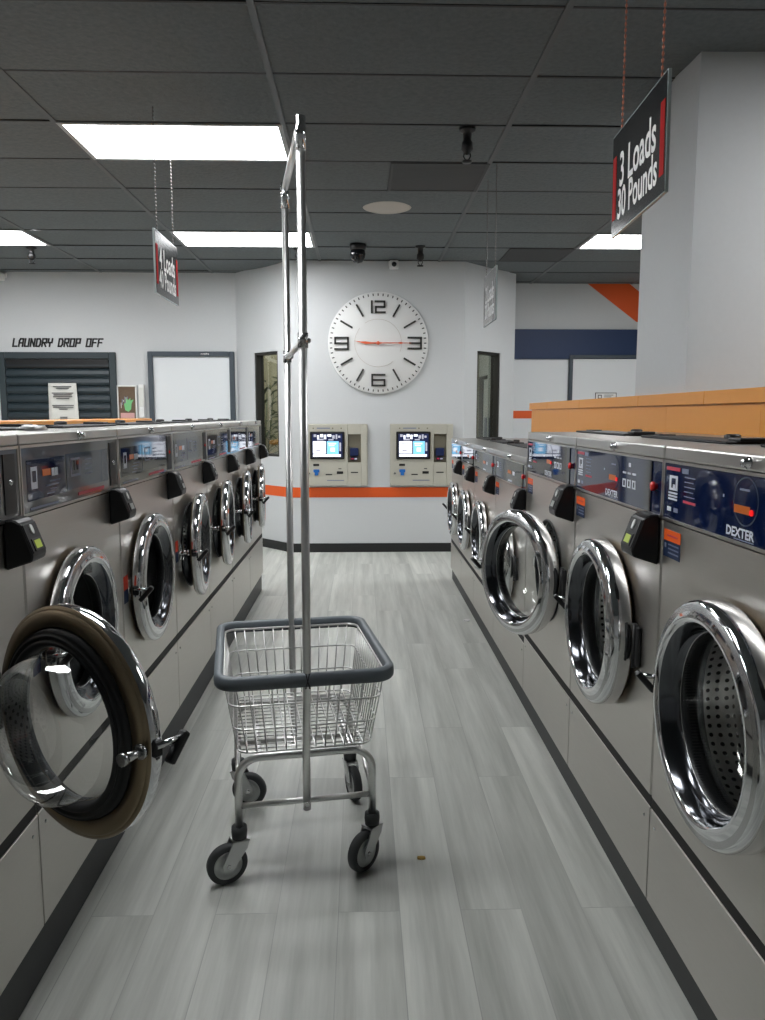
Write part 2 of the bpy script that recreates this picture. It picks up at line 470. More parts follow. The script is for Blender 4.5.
# drop-off counter shutter (rear west wall)
def frame_box(b, x0, x1, z0, z1, w, y, d, m, bottom=False):
    b.box(x0, x0+w, y-d, y-.0005, z0, z1, m, .004, 1); b.box(x1-w, x1, y-d, y-.0005, z0, z1, m, .004, 1)
    b.box(x0+w, x1-w, y-d, y-.0005, z1-w, z1, m, .004, 1)
    if bottom: b.box(x0+w, x1-w, y-d, y-.0005, z0, z0+w, m, .004, 1)
t = empty('roller_shutter', (-2.84, 7.38, .95))
tag(t, 'dark slatted roller shutter closing the drop-off counter on the far wall', 'shutter')
def sub(o): return Vector(o.location)
def part(b, name, t):      # geometry written in world coordinates, stored relative to the thing
    bmesh.ops.translate(b.bm, verts=b.bm.verts, vec=-sub(t))
    return b.build(name, t)
b = MB(); frame_box(b, -3.385, -2.30, .95, 1.808, .06, 7.38, .030, SHUTF, True); part(b, 'shutter_frame', t)
b = MB()
z = 1.02; 
while z < 1.66:
    b.prism([(0, 0), (.012, .008), (.022, .03), (.016, .06), (.002, .078), (-.004, .078), (-.004, 0)], .955, SHUT, frame((-2.366, 7.374, z), (0, -1, 0), (0, 0, 1)))
    z += .0795
part(b, 'slat_curtain', t)
b = MB(); b.box(-3.32, -2.365, 7.353, 7.379, 1.66, 1.745, BLACK, .01); part(b, 'shutter_box', t)
b = MB(); b.box(-3.44, -2.27, 7.24, 7.379, .90, .948, ORANGEW, .006); tag(b.build('counter_shelf'), 'narrow counter ledge under the dark roller shutter', 'shelf')

t = empty('paper_notice', (-2.796, 7.345, 1.15))
tag(t, 'white paper notice taped across the dark roller shutter', 'notice')
b = MB()
M = frame((-2.796, 7.345, 1.15), (1, 0, 0), (0, 0, 1))
n = 8
for i in range(n):
    for j in range(n):
        def P(i, j):
            u, v = i/n, j/n
            return M @ Vector(((u-.5)*(.262+.014*(1-v)), v*.372, .004+.005*sin(u*5+v*3)+.003*sin(v*9)))
        b.face([P(i, j), P(i+1, j), P(i+1, j+1), P(i, j+1)], PAPER, True)
bmesh.ops.remove_doubles(b.bm, verts=b.bm.verts, dist=1e-5)
o = part(b, 'paper_sheet', t)
sm = o.modifiers.new('thick', 'SOLIDIFY'); sm.thickness = .002
b = MB()
for k, (yy, w) in enumerate([(.335, .17), (.318, .12), (.275, .2), (.258, .17), (.241, .18), (.224, .12), (.16, .2), (.143, .19), (.126, .08), (.05, .07), (.034, .07)]):
    b.box(-w/2, w/2, yy, yy+.008, .0135, .0142, INK, mx=M)
part(b, 'printed_lines', t)

t = empty('picture_board', (-2.20, 7.38, 1.17)); tag(t, 'small framed brown poster with green leaf, hung between shutter and white door', 'poster')
b = MB(); frame_box(b, -2.305, -2.115, 1.17, 1.505, .016, 7.38, .02, WHITEPL, True); part(b, 'picture_frame', t)
b = MB(); M = frame((-2.21, 7.374, 1.17), (1, 0, 0), (0, 0, 1)); b.box(-.08, .08, .015, .32, 0, .004, CORK, mx=M)
b.prism([(-.03, .1), (.0, .085), (.025, .11), (.03, .16), (.05, .2), (.02, .19), (.022, .215), (0, .195), (-.02, .21), (-.018, .17), (-.04, .16)], .002, GREENB, M @ Matrix.Translation((.01, 0, .004)))
for i in range(9): b.box(-.06+.012*i, -.054+.012*i, .12+.03*((i*7) % 3), .22-.012*abs(i-4)+.02*(i % 2), .004, .0055, PRINTG if i % 2 else PAPER, mx=M)
b.box(-.065, .065, .025, .075, .004, .006, PINKB, mx=M); part(b, 'poster', t)
t = empty('wall_box', (-2.065, 7.38, 1.2)); tag(t, 'slim white plastic box on the wall beside the framed poster', 'box')
b = MB(); b.box(-2.09, -2.04, 7.33, 7.38, 1.2, 1.51, WHITEPL, .006); part(b, 'box_body', t)
b = MB(); b.box(-2.085, -2.045, 7.328, 7.33, 1.3, 1.48, PAPER); part(b, 'front_card', t)

b = MB(); frame_box(b, -1.995, -1.19, 0, 1.815, .045, 7.38, .05, FRAMEC); b.box(-1.95, -1.235, 7.355, 7.3795, 0, 1.77, WPANEL)
b.box(-1.50, -1.42, 7.325, 7.332, 1.785, 1.80, SATIN)
struct(b.build('door_1'), 'white door in a slate frame on the far wall')
b = MB(); frame_box(b, 2.12, 3.05, 0, 1.83, .035, 7.878, .05, FRAMEC); b.box(2.155, 3.015, 7.85, 7.8775, 0, 1.795, WPANEL)
struct(b.build('door_2'), 'white door in a slate frame under the navy band')
b = MB(); b.box(1.47, 2.11, 7.862, 7.8775, 0, 1.785, WPANEL, .004); struct(b.build('wall_panel_east'), 'white panel below the navy band')
t = empty('door_plate', (2.507, 7.85, 1.38)); tag(t, 'small white lettered plate on the white door under the navy band', 'sign')
b = MB(); b.box(2.395, 2.615, 7.844, 7.8495, 1.375, 1.452, DKFR); b.box(2.402, 2.608, 7.8425, 7.8445, 1.382, 1.445, WHITEPL)
M = frame((2.507, 7.8424, 1.41), (1, 0, 0), (0, 0, 1))
for k in range(3): b.box(-.02, .075-.02*k, .014-.018*k, .02-.018*k, 0, .0006, INK, mx=M)
b.box(-.085, -.045, -.02, .02, 0, .0006, INK, mx=M); b.box(-.077, -.053, -.012, .012, .0006, .001, WHITEPL, mx=M)
part(b, 'plate', t)

# LAUNDRY DROP OFF, stroke lettering
G = {'L': [[(0, 1), (0, 0), (1, 0)]], 'A': [[(0, 0), (0, .75), (.25, 1), (1, 1), (1, 0)], [(0, .45), (1, .45)]], 'U': [[(0, 1), (0, 0), (1, 0), (1, 1)]],
     'N': [[(0, 0), (0, 1), (1, 0), (1, 1)]], 'D': [[(0, 0), (0, 1), (.75, 1), (1, .75), (1, .25), (.75, 0), (0, 0)]], 'R': [[(0, 0), (0, 1), (1, 1), (1, .48), (0, .48)], [(.45, .48), (1, 0)]],
     'Y': [[(0, 1), (0, .5), (1, .5)], [(1, 1), (1, .5), (.5, .5), (.5, 0)]], 'O': [[(0, 0), (0, 1), (1, 1), (1, 0), (0, 0)]], 'P': [[(0, 0), (0, 1), (1, 1), (1, .45), (0, .45)]],
     'F': [[(0, 0), (0, 1), (1, 1)], [(0, .5), (.85, .5)]]}
def strokes(b, lines, w, d, m, M):
    for pl in lines:
        for (ax, ay), (bx, by) in zip(pl[:-1], pl[1:]):
            L = hypot(bx-ax, by-ay)
            Q = M @ Matrix.Translation((ax, ay, 0)) @ Matrix.Rotation(atan2(by-ay, bx-ax), 4, 'Z')
            b.box(-w/2, L+w/2, -w/2, w/2, 0, d, m, mx=Q)
t = empty('wall_lettering', (-2.84, 7.38, 1.863)); tag(t, 'black slanted LAUNDRY DROP OFF letters on the white wall above the shutter', 'lettering')
x = -3.25; h = .068
for word in ('LAUNDRY', 'DROP', 'OFF'):
    b = MB()
    for ch in word:
        ls = [[(px*.034+py*h*.22, py*h) for px, py in pl] for pl in G[ch]]
        strokes(b, ls, .0145, .004, BLACK, frame((x, 7.3795, 1.863), (1, 0, 0), (0, 0, 1)))
        x += .0535
    x += .045
    part(b, 'word', t)

# half walls and pillar
t = empty('orange_bulkhead', (1.26, 3.3, 0)); tag(t, 'high orange laminate half wall standing behind the tall washers', 'half wall')
b = MB(); 
ys = [.96, 1.6, 2.33, 3.06, 3.79, 4.52, 5.25, 5.50]
for y0, y1 in zip(ys[:-1], ys[1:]): b.box(1.224, 1.237, y0+.0006, y1-.0006, 0, 1.262, ORANGEW)
part(b, 'facing_board', t)
b = MB(); ys = [.96, 1.3, 2.70, 3.35, 4.26, 5.0, 5.53]
for y0, y1 in zip(ys[:-1], ys[1:]): b.box(1.212, 1.237, y0+.0008, y1-.0008, 1.262, 1.309, ORANGEW, .002, 1)
part(b, 'cap_rail', t)
b = MB(); b.box(1.239, 2.3, 2.925, 3.465, 0, ZT, WALL); struct(b.build('wall_pillar'), 'square white pillar behind the orange half wall')
t = empty('orange_divider', (-1.36, 3.7, 0)); tag(t, 'low orange half wall just showing behind the washers facing the pillar', 'half wall')
b = MB(); b.box(-1.42, -1.30, 2.70, 4.70, 0, 1.165, ORANGEW); part(b, 'divider_panel', t)
b = MB(); b.box(-1.44, -1.27, 2.68, 4.72, 1.165, 1.204, ORANGEW, .003, 1); part(b, 'divider_cap', t)

# ------------------------------------------------------------------ ceiling fixtures
LABL = ['large bright ceiling light panel, the closest one, just before the hanging rail of the cart', 'thin bright ceiling light panel crossed by the cart poles, above the white door',
        'ceiling light panel cut by the picture edge above the drop-off lettering', 'ceiling light panel partly hidden by the white pillar']
for i, (x, y) in enumerate(LIGHTS):
    t = empty('ceiling_light', (x+.515, y+.2575, CZ)); tag(t, LABL[i] if i < 4 else 'white light panel in the ceiling outside the picture', 'ceiling light', 'ceiling light panels')
    b = MB(); f = .022
    for bx in ((-.51, -.51+f, -.252, .252), (.51-f, .51, -.252, .252), (-.51+f, .51-f, -.252, -.252+f), (-.51+f, .51-f, .252-f, .252)):
        b.box(*bx, -.006, .02, LAMPF)
    b.build('lamp_frame', t)
    b = MB(); b.box(-.51+f, .51-f, -.252+f, .252-f, -.002, .004, LAMPW); b.build('diffuser', t)
for i, (x, y) in enumerate(VENTS):
    t = empty('ceiling_vent', (x+.2575, y+.2575, CZ)); tag(t, ['dark air vent in the ceiling between the long sprinkler and the round speaker', 'dark air vent in the ceiling above the glare-grey sign, before the navy band wall'][i], 'vent', 'dark ceiling vents')
    b = MB(); b.box(-.26, .26, -.25, .25, 0, .02, VENTM); 
    for q in ((-.262, -.245, -.252, .252), (.245, .262, -.252, .252), (-.245, .245, -.252, -.235), (-.245, .245, .235, .252)): b.box(*q, -.006, 0, VENTM)
    b.build('vent_frame', t)
    b = MB()
    for k in range(23): b.box(-.245, .245, -.22+.02*k-.0085, -.22+.02*k+.0085, -.0045, -.001, VENTM)
    b.build('vent_slats', t)
t = empty('ceiling_speaker', (.17, 5.05, CZ)); tag(t, 'round off-white speaker grille set flush in the black ceiling', 'speaker')
b = MB(); b.lathe([(.155, .004), (.155, -.008), (.14, -.014), (.128, -.012)], SPEAK, 'Z', seg=40); b.build('speaker_rim', t)
b = MB(); b.lathe([(.13, -.011), (.06, -.017), (0, -.019)], SPEAK, 'Z', seg=40); b.build('speaker_grille', t)
def sprinkler(x, y, L, r, label):
    t = empty('sprinkler_head', (x, y, CZ)); tag(t, label, 'sprinkler', 'black ceiling sprinklers')
    b = MB(); b.lathe([(0, .0), (r*1.5, 0), (r*1.4, -.012), (r*.8, -.018), (r*.75, -L*.35), (r, -L*.42), (r*1.05, -L*.62), (r*.6, -L*.72), (r*.35, -L*.75)], BLACK, 'Z', seg=20); b.build('sprinkler_body', t)
    b = MB()
    for s in (-1, 1): b.tube([(s*r*.5, 0, -L*.7), (s*r*.62, 0, -L*.82), (s*r*.15, 0, -L*.95)], r*.13, BLACK, 6)
    b.lathe([(r*.9, -L*.95), (r*.85, -L), (0, -L)], BLACK, 'Z', seg=14); b.lathe([(0, -L*.95), (r*.9, -L*.95)], BLACK, 'Z', seg=14)
    b.build('deflector', t)
sprinkler(.497, 3.72, .15, .026, 'long black sprinkler head hanging near the square vent')
sprinkler(.47, 6.2, .155, .028, 'thin black sprinkler head hanging beside the white camera above the clock')
sprinkler(-2.6, 6.33, .13, .028, 'black sprinkler head beside the light cut by the picture edge')
sprinkler(-.49, 6.3, .11, .028, 'short black sprinkler head hidden behind the cart poles, near the white door')
t = empty('dome_camera', (-.02, 6.12, CZ)); tag(t, 'round black dome camera under the ceiling above the clock', 'camera')
b = MB(); b.lathe([(0, .0), (.06, 0), (.065, -.02), (.06, -.05), (.05, -.055)], BLACK, 'Z', seg=28); b.build('camera_base', t)
b = MB(); b.lathe([(.055, -.05), (.06, -.08), (.055, -.11), (.035, -.14), (0, -.15)], DISP, 'Z', seg=28); b.build('camera_dome', t)
def wall_camera(x, y, z, label):
    t = empty('security_camera', (x, y, z)); tag(t, label, 'camera')
    b = MB(); b.box(-.045, .045, -.03, -.0005, -.02, .022, WHITEPL, .006); b.build('mount', t)
    b = MB(); b.box(-.04, .04, -.12, -.03, -.055, .012, WHITEPL, .012, 3); b.build('housing', t)
    b = MB(); b.lathe([(0, -.127), (.018, -.127), (.021, -.12), (.021, -.118)], BLACK, 'Y', (0, 0, -.022), 20); b.build('lens', t)
wall_camera(.285, YB, 2.515, 'small white camera mounted high on the wall over the clock')
wall_camera(-3.31, 7.38, 2.505, 'white camera high on the far wall at the picture edge')

# hanging signs
def sign(name, x, y0, y1, z0, z1, side, lines, face, txt, red, label, xs=(0,), tilt=0.):
    """side -1: lettering faces -X (read from +Y to -Y); +1: faces +X"""
    yc = (y0+y1)/2; w = y1-y0; h = z1-z0
    t = empty(name, (x, yc, z0), xs[0]); tag(t, label, 'hanging sign', 'load size signs hung over the rows')
    b = MB(); b.box(-.004, .004, -w/2, w/2, -h/2, h/2, EDGEC)
    b.box(side*.004, side*.0048, -w/2+.003, w/2-.003, -h/2+.003, h/2-.003, face); b.box(-side*.004, -side*.0048, -w/2+.003, w/2-.003, -h/2+.003, h/2-.003, face)
    bd = b.build('sign_board', t, (0, 0, h/2), (tilt, 0, 0))
    M = frame((side*.0049, 0, 0), (0, side, 0), (0, 0, 1))
    for ln, zc_, ww, hh_ in ((lines[0], .10, .67, .34), (lines[1], -.225, .73, .30)):
        b = MB(); b.text(ln, txt, M @ Matrix.Translation((.0, h*zc_, 0)), w=w*ww, h=h*hh_, bold=.018); b.build('sign_lettering', bd)
    for s in (-1, 1):
        b = MB(); b.box(s*w*.44-.014, s*w*.44+.014, -h*.34, h*.28, 0, .0008, red, mx=M); b.build('side_bar', bd)
    cm = CHAINM if red is SIGNR and side < 0 else CHAING
    for s in (-1, 1):
        b = MB(); zt_ = h-.006+s*w*.36*sin(tilt); zz = zt_
        while zz < CZ-z0-.008:
            b.lathe([(0, -.0065), (.0032, -.0035), (.0032, .0035), (0, .0065)], cm, 'Z', (0, s*w*.36, zz), 5); zz += .0155
        b.tube([(0, s*w*.36, zt_), (0, s*w*.36, CZ-z0)], .0009, cm, 4)
        b.build('chain', t)
    return t
sign('hanging_sign', .72, 1.853, 2.262, 1.735, 2.012, -1, ('3 Loads', '30 Pounds'), SIGNB, SIGNT, SIGNR, 'black hanging sign reading 3 Loads 30 Pounds before the white pillar', (radians(-1),), radians(-2.3))
sign('hanging_sign', -.885, 3.42, 3.83, 1.748, 2.02, 1, ('4 Loads', '40 Pounds'), SIGNB, SIGNT, SIGNR, 'black hanging sign reading 4 Loads 40 Pounds with glossy top corner', (radians(0),))
sign('hanging_sign', .72, 4.145, 4.545, 1.732, 2.01, -1, ('2 Loads', '20 Pounds'), SIGNGLARE, SIGNTGLARE, SIGNGLARE, 'hanging sign near the narrow window, glare painted grey over face and lettering', (radians(0),))

# ------------------------------------------------------------------ clock
t = empty('wall_clock', (.151, YB, 1.845)); tag(t, 'large round white wall clock with orange hands on the far wall', 'clock')
b = MB(); b.lathe([(0, -.028), (.425, -.028), (.436, -.022), (.437, -.012), (.43, -.001), (.0, -.001)], CLOCKW, 'Y', seg=96); b.build('clock_face', t)
b = MB(); b.lathe([(.205, -.0281), (.2035, -.031), (.202, -.0281)], SPEAK, 'Y', seg=64, a0=-.6, a1=pi*.62); b.lathe([(.205, -.0281), (.2035, -.031), (.202, -.0281)], SPEAK, 'Y', seg=64, a0=pi*.62+.5, a1=2*pi-.9); b.build('inner_ring', t)
MC = frame((0, -.0282, 0), (1, 0, 0), (0, 0, 1))
b = MB()
for k in range(60): b.box(-.0045, .0045, .40, .42, 0, .003, CLOCKD, mx=MC @ Matrix.Rotation(-k*pi/30, 4, 'Z'))
b.build('minute_marks', t)
b = MB()
for k in range(12):
    if k % 3: b.box(-.0075, .0075, .258, .376, 0, .012, CLOCKD, mx=MC @ Matrix.Rotation(-k*pi/6, 4, 'Z'))
b.build('hour_bars', t)
def num(ls, cx, cz):
    b = MB(); strokes(b, [[(cx+x, cz+z) for x, z in pl] for pl in ls], .016, .012, CLOCKD, MC); return b.build('numeral', t)
num([[(-.055, .046), (-.055, -.046)], [(-.022, .046), (.055, .046), (.055, .0), (-.02, 0), (-.02, -.046), (.057, -.046)]], 0, .306)
num([[(-.055, .046), (.055, .046), (.055, -.046), (-.055, -.046)], [(-.04, 0), (.055, 0)]], .318, 0)
num([[(.055, .046), (-.052, .046), (-.052, -.046), (.055, -.046), (.055, .002), (-.05, .002)]], 0, -.318)
num([[(.055, -.002), (-.055, -.002), (-.055, .046), (.055, .046), (.055, -.05), (-.055, -.05)]], -.318, -.002)
def hand(name, pts, z): 
    b = MB(); b.prism(pts, .003, HANDO, MC @ Matrix.Translation((0, 0, z))); return b.build(name, t)
hand('hour_hand', [(.03, -.006), (.03, .006), (-.06, .006), (-.11, .013), (-.15, .012), (-.21, .018), (-.15, .002), (-.11, -.009), (-.06, -.007)], .014)
hand('minute_hand', [(-.06, -.0045), (-.06, .0045), (.17, .0035), (.195, .0085), (.215, .003), (.285, .0015), (.285, -.0015), (.215, -.003), (.195, -.0085), (.17, -.0035)], .019)
b = MB(); b.lathe([(0, -.026), (.014, -.026), (.014, 0)], HANDO, 'Y', (0, -.0282, 0), 20); b.build('hub_cap', t)

# ------------------------------------------------------------------ pay kiosks
SCRW = mat('screen_white', rgb(200, 205, 215), .3, emit=rgb(222, 226, 236), estr=.75)
SCRB = mat('screen_blue', rgb(90, 150, 190), .3, emit=rgb(112, 172, 208), estr=.75)
SCRD = mat('screen_dark', rgb(16, 20, 40), .15, emit=rgb(36, 44, 78), estr=.4)
SCRG = mat('screen_grey', rgb(120, 120, 130), .3, emit=rgb(150, 152, 162), estr=.6)
def kiosk(xc, label):
    t = empty('pay_kiosk', (xc, YB, .603)); tag(t, label, 'payment kiosk', 'pay stations under the clock')
    M = frame((0, 0, 0), (1, 0, 0), (0, 0, 1)); W, Hh = .55, .54; D = .05
    k = W/293.; X = lambda u: -W/2+u*k; Z = lambda v: Hh-v*k*1.0
    b = MB()   # housing built around the card recess
    rx0, rx1, rz0, rz1 = X(203), X(264), Z(178), Z(45)
    b.box(-W/2, rx0, 0, Hh, .0005, D, BEIGE, .004, 1, mx=M); b.box(rx1, W/2, 0, Hh, .0005, D, BEIGE, .004, 1, mx=M)
    b.box(rx0, rx1, 0, rz0, .0005, D-.0002, BEIGE, mx=M); b.box(rx0, rx1, rz1, Hh, .0005, D-.0002, BEIGE, mx=M)
    b.box(rx0, rx1, rz0, rz1, .0005, .012, BEIGED, mx=M)
    b.box(-W/2-.004, W/2+.004, -.004, Hh+.004, .0005, .006, BEIGE, mx=M)
    b.build('housing', t)
    b = MB(); b.box(X(26), X(187), Z(162), Z(33), D, D+.014, BLACK, .008, 3, mx=M); b.build('screen_bezel', t)
    b = MB(); zf = D+.0145
    def q(u0, u1, v0, v1, m, dz=0): b.box(X(u0), X(u1), Z(v1), Z(v0), zf-.002, zf+dz, m, mx=M)
    q(36, 177, 43, 152, SCRD, .0)
    q(40, 100, 78, 135, SCRW, .0006); q(105, 160, 78, 138, SCRB, .0006); q(40, 170, 139, 150, SCRW, .0006)
    for u, v, w, h in [(44, 46, 12, 12), (60, 50, 9, 18), (74, 45, 14, 14), (92, 48, 10, 20), (108, 46, 18, 10), (130, 50, 12, 16), (146, 46, 8, 22), (158, 52, 10, 10), (60, 66, 30, 8), (112, 68, 24, 6)]:
        q(u, u+w, v, v+h, SCRW if (u+v) % 3 else SCRG, .0006)
    for u, v, w, h in [(112, 86, 36, 6), (114, 96, 26, 4), (122, 108, 20, 18)]: q(u, u+w, v, v+h, SCRW, .001)
    for u, v, w, h in [(50, 88, 34, 5), (54, 118, 22, 8), (163, 84, 8, 40)]: q(u, u+w, v, v+h, SCRG, .001)
    b.build('screen', t)
    b = MB(); b.box(X(212), X(252), Z(148), Z(110), .012, .045, NAVYP, .006, mx=M); b.box(X(216), X(248), Z(168), Z(152), .012, .04, BLACK, .003, mx=M)
    b.box(X(218), X(230), Z(164), Z(157), .04, .0415, PRINTR, mx=M); b.box(X(234), X(246), Z(164), Z(157), .04, .0415, PRINTW, mx=M); b.build('card_reader', t)
    b = MB(); b.box(X(40), X(68), Z(194), Z(184), D, D+.004, SOFTBLACK, .002, 1, mx=M); b.box(X(43), X(65), Z(191), Z(187), D+.004, D+.0045, BLACK, mx=M); b.build('coin_slot', t)
    b = MB(); b.box(X(41), X(69), Z(224), Z(210), D, D+.012, BLUEP, .003, 1, mx=M); b.box(X(47), X(63), Z(238), Z(222), D, D+.012, BLUEP, .003, 1, mx=M); b.build('bill_acceptor', t)
    b = MB(); b.box(X(98), X(128), Z(237), Z(232), D, D+.002, SOFTBLACK, mx=M); b.build('receipt_slot', t)
    b = MB(); b.box(X(150), X(180), Z(231), Z(219), D, D+.004, BLACK, .002, 1, mx=M); b.box(X(158), X(172), Z(209), Z(205), D, D+.001, INK, mx=M); b.build('card_slot', t)
    b = MB(); b.box(X(216), X(250), Z(227), Z(222), D, D+.002, SOFTBLACK, mx=M); b.build('coin_return', t)
    b = MB(); b.cyl(M @ Vector((X(20), Z(229), D)), M @ Vector((X(20), Z(229), D+.006)), .009, SATIN, 16); b.build('key_lock', t)
    b = MB(); 
    for u in (42, 132, 172): b.cyl(M @ Vector((X(u), Z(18), D)), M @ Vector((X(u), Z(18), D+.002)), .007, BEIGED, 12)
    b.box(X(58), X(120), Z(20), Z(15), D, D+.001, PRINTG, mx=M)
    b.box(X(104), X(184), Z(264), Z(260), D, D+.001, PRINTG, mx=M)
    b.build('printed_heading', t)
kiosk(-.222, 'beige wall pay station with lit screen behind the cart poles')
kiosk(.535, 'beige wall pay station with lit screen beside the far low washer')

# ------------------------------------------------------------------ washers
def drum_mesh(R, zc):
    b = MB(); rd = R*.92
    b.lathe([(R*.80, -.03), (rd*.90, -.05), (rd*.93, -.09), (rd, -.11), (rd, -.40)], DRUM, 'X', (0, 0, zc), 64, uvscale=(64, 1/.022))
    b.lathe([(rd, -.40), (rd*.5, -.405), (0, -.405)], DRUM, 'X', (0, 0, zc), 64, uvscale=(48, 1/.026))
    for k in range(3):
        a = k*2*pi/3+.5
        Q = Matrix.Translation((0, 0, zc)) @ Matrix.Rotation(a, 4, 'X')
        b.prism([(rd-.002, -.03), (rd*.8, -.012), (rd*.8, .012), (rd-.002, .03)], .28, SATIN, Q @ frame((-.38, 0, 0), (0, 1, 0), (0, 0, 1)))
    return b

def washer(loc, rz, w, z0, zt, zlip, zpan, zsp, zd, R, theta, style, label, group, depth=.55, lcd=GREYLCD, rd_style=0, stick='orange', ks=.76, kd=.98, dy=0., ri=.725):
    t = empty('washing_machine', loc, rz); tag(t, label, 'washing machine', group)
    hw = w/2-.0025; e = .004
    # cabinet with a round opening
    b = MB(); RH = R*.80; zl, zh = zsp+.014, zpan-.004
    N = 64
    angs = sorted(set([2*pi*i/N for i in range(N)]+[atan2(s2, s1) % (2*pi) for s1, s2 in ((hw-e-dy, zh-zd), (-(hw-e)-dy, zh-zd), (-(hw-e)-dy, zl-zd), (hw-e-dy, zl-zd))]))
    def rect(a):
        c, s = cos(a), sin(a); k = []
        if c > 1e-9: k.append((hw-e-dy)/c)
        if c < -1e-9: k.append((-(hw-e)-dy)/c)
        if s > 1e-9: k.append((zh-zd)/s)
        if s < -1e-9: k.append((zl-zd)/s)
        q = min(k); return (0, dy+c*q, zd+s*q)
    inn = [b.bm.verts.new((0, dy+RH*cos(a), zd+RH*sin(a))) for a in angs]
    out = [b.bm.verts.new(rect(a)) for a in angs]
    back = [b.bm.verts.new((-.03, dy+RH*cos(a), zd+RH*sin(a))) for a in angs]
    k = b.mi(STEEL); n = len(angs)
    for i in range(n):
        j = (i+1) % n
        f = b.bm.faces.new((inn[i], out[i], out[j], inn[j])); f.material_index = k
        f = b.bm.faces.new((back[i], inn[i], inn[j], back[j])); f.material_index = b.mi(SATIN); f.smooth = True
    for s in (-1, 1):
        b.face([(0, s*(hw-e), zl), (0, s*(hw-e), zh), (-e, s*hw, zh), (-e, s*hw, zl)], STEEL)
        b.face([(-e, s*hw, z0), (-e, s*hw, zh+.02), (-depth, s*hw, zh+.02), (-depth, s*hw, z0)], STEEL)
        b.face([(-e, s*hw, zh), (-e, s*hw, zlip), (-depth, s*hw, zlip), (-depth, s*hw, zh)], STEEL)
    b.face([(-depth, -hw, z0), (-depth, hw, z0), (-depth, hw, zlip), (-depth, -hw, zlip)], STEEL)
    b.box(-.03, -.012, -hw+.002, hw-.002, z0+.002, zl+.01, GAP)
    for s in (-1, 1): b.box(-.05, -.007, s*hw, s*(hw+.0022), z0+.002, zlip, GAP)  # dark strips set in the gaps, painting the shade between machines
    b.box(-depth+.01, -.01, -hw+.002, hw-.002, z0, z0+.004, GAP)
    b.build('cabinet', t)
    # lower front panel with dark reveal above it
    b = MB(); b.box(-.012, 0, -hw, hw, z0+.002, zsp-.016, STEEL, .001, 1)
    for s in (-1, 1): b.cyl((-.001, s*(hw-.03), zsp-.05), (.002, s*(hw-.03), zsp-.05), .004, SATIN, 10)
    b.build('lower_panel', t)
    b = MB(); b.box(-.012, -.003, -hw, hw, zsp-.016, zsp+.014, GAP); b.build('reveal_strip', t)
    # top
    b = MB(); b.box(-depth, .004, -hw, hw, zlip, zt, STEELTOP, .004, 2)
    b.build('top_cover', t)
    b = MB(); b.lathe([(0, .014), (.006, .014), (.008, .011), (.008, .004), (.011, .004), (.011, .0)], CHROME, 'X', (.0035, .02, (zlip+zt)/2), 16); b.build('lid_lock', t)
    # soap tray lid
    b = MB(); b.box(-.30, -.17, -hw*.8, hw*.78, zt, zt+.007, SOFTBLACK, .002, 1); b.box(-.27, -.20, hw*.62, hw*.8, zt+.006, zt+.014, BLACK, .003)
    b.box(-.26, -.21, -hw*.8, -hw*.68, zt+.006, zt+.010, BLACK, .0015)
    o = b.build('soap_lid', t)
    b = MB(); b.lathe([(.020, zt+.006), (.02, zt+.015), (.014, zt+.018), (0, zt+.018)], BLACK, 'Z', (-.29, hw*.15, 0), 16); b.build('lid_knob', o)
    # control panel
    b = MB(); z_0, z_1 = zpan, zlip-.001; hh = z_1-z_0
    M = frame((.003, -hw, z_0), (0, 1, 0), (0, 0, 1)); W = 2*hw
    def pq(u0, u1, v0, v1, m, d=.0006): b.box(u0*W, u1*W, v0*hh, v1*hh, -.0005, d, m, mx=M)
    b.box(0, W, 0, hh, -.015, -.004, STEELTOP, mx=M)
    for q in ((0, W, 0, .006), (0, W, hh-.006, hh), (0, .005, .006, hh-.006), (W-.005, W, .006, hh-.006)): b.box(*q, -.004, .0015, STEELTOP, mx=M)
    if style == 'navy':
        b.box(.005, W-.005, .006, hh-.006, -.004, -.0003, NAVY, mx=M)
        pq(.02, .12, .84, .9, PRINTR); pq(.135, .18, .82, .9, PRINTG)
        pq(.045, .105, .52, .76, PRINTW); pq(.06, .092, .56, .72, NAVY, .0008); pq(.074, .09, .56, .62, PRINTW, .001)
        for i in range(3): pq(.04, .105, .36+.05*i, .39+.05*i, PRINTW)
        pq(.035, .065, .17, .24, PRINTW); pq(.085, .115, .17, .24, PRINTG)
        for i in range(5): pq(.155, .225-.01*(i % 2), .46+.075*i, .475+.075*i, PRINTG)
        pq(.15, .235, .36, .40, PRINTR)
        pass
        # programme dial ring and display
        for rr, mm, d in ((.335, SLATE, .0004), (.31, NAVY, .0007)):
            pts = [((.52*W+rr*hh*cos(a)), (.60*hh+rr*hh*sin(a))) for a in [2*pi*i/28 for i in range(28)]]
            b.prism(pts, d, mm, M)
        pq(.465, .545, .43, .54, AMBER, .0012); pq(.49, .54, .74, .77, PRINTG, .0012)
        pts = [((.555*W+.0055*cos(a)), (.47*hh+.0055*sin(a))) for a in [2*pi*i/16 for i in range(16)]]; b.prism(pts, .003, LED, M)
        for i in range(3): pq(.62+.05*i, .655+.05*i, .62, .66, PRINTW); pq(.62+.05*i, .655+.05*i, .36, .52, PRINTW); pq(.63+.05*i, .645+.05*i, .39, .49, NAVY, .0008)
        pq(.4, .405, .6, .64, PRINTW); pq(.68, .70, .76, .84, PRINTW)
        b.text('DEXTER', PRINTW, M @ Matrix.Translation((.50*W, .165*hh, .0006)), w=.145*W, h=.135*hh, bold=.035)
        pq(.47, .57, .065, .08, PRINTG)
    elif style == 'grey':
        b.box(.005, W-.005, .006, hh-.006, -.004, -.0003, SLATE, mx=M)
        pq(.06, .12, .5, .75, PRINTW); pq(.075, .105, .55, .7, SLATE, .0008)
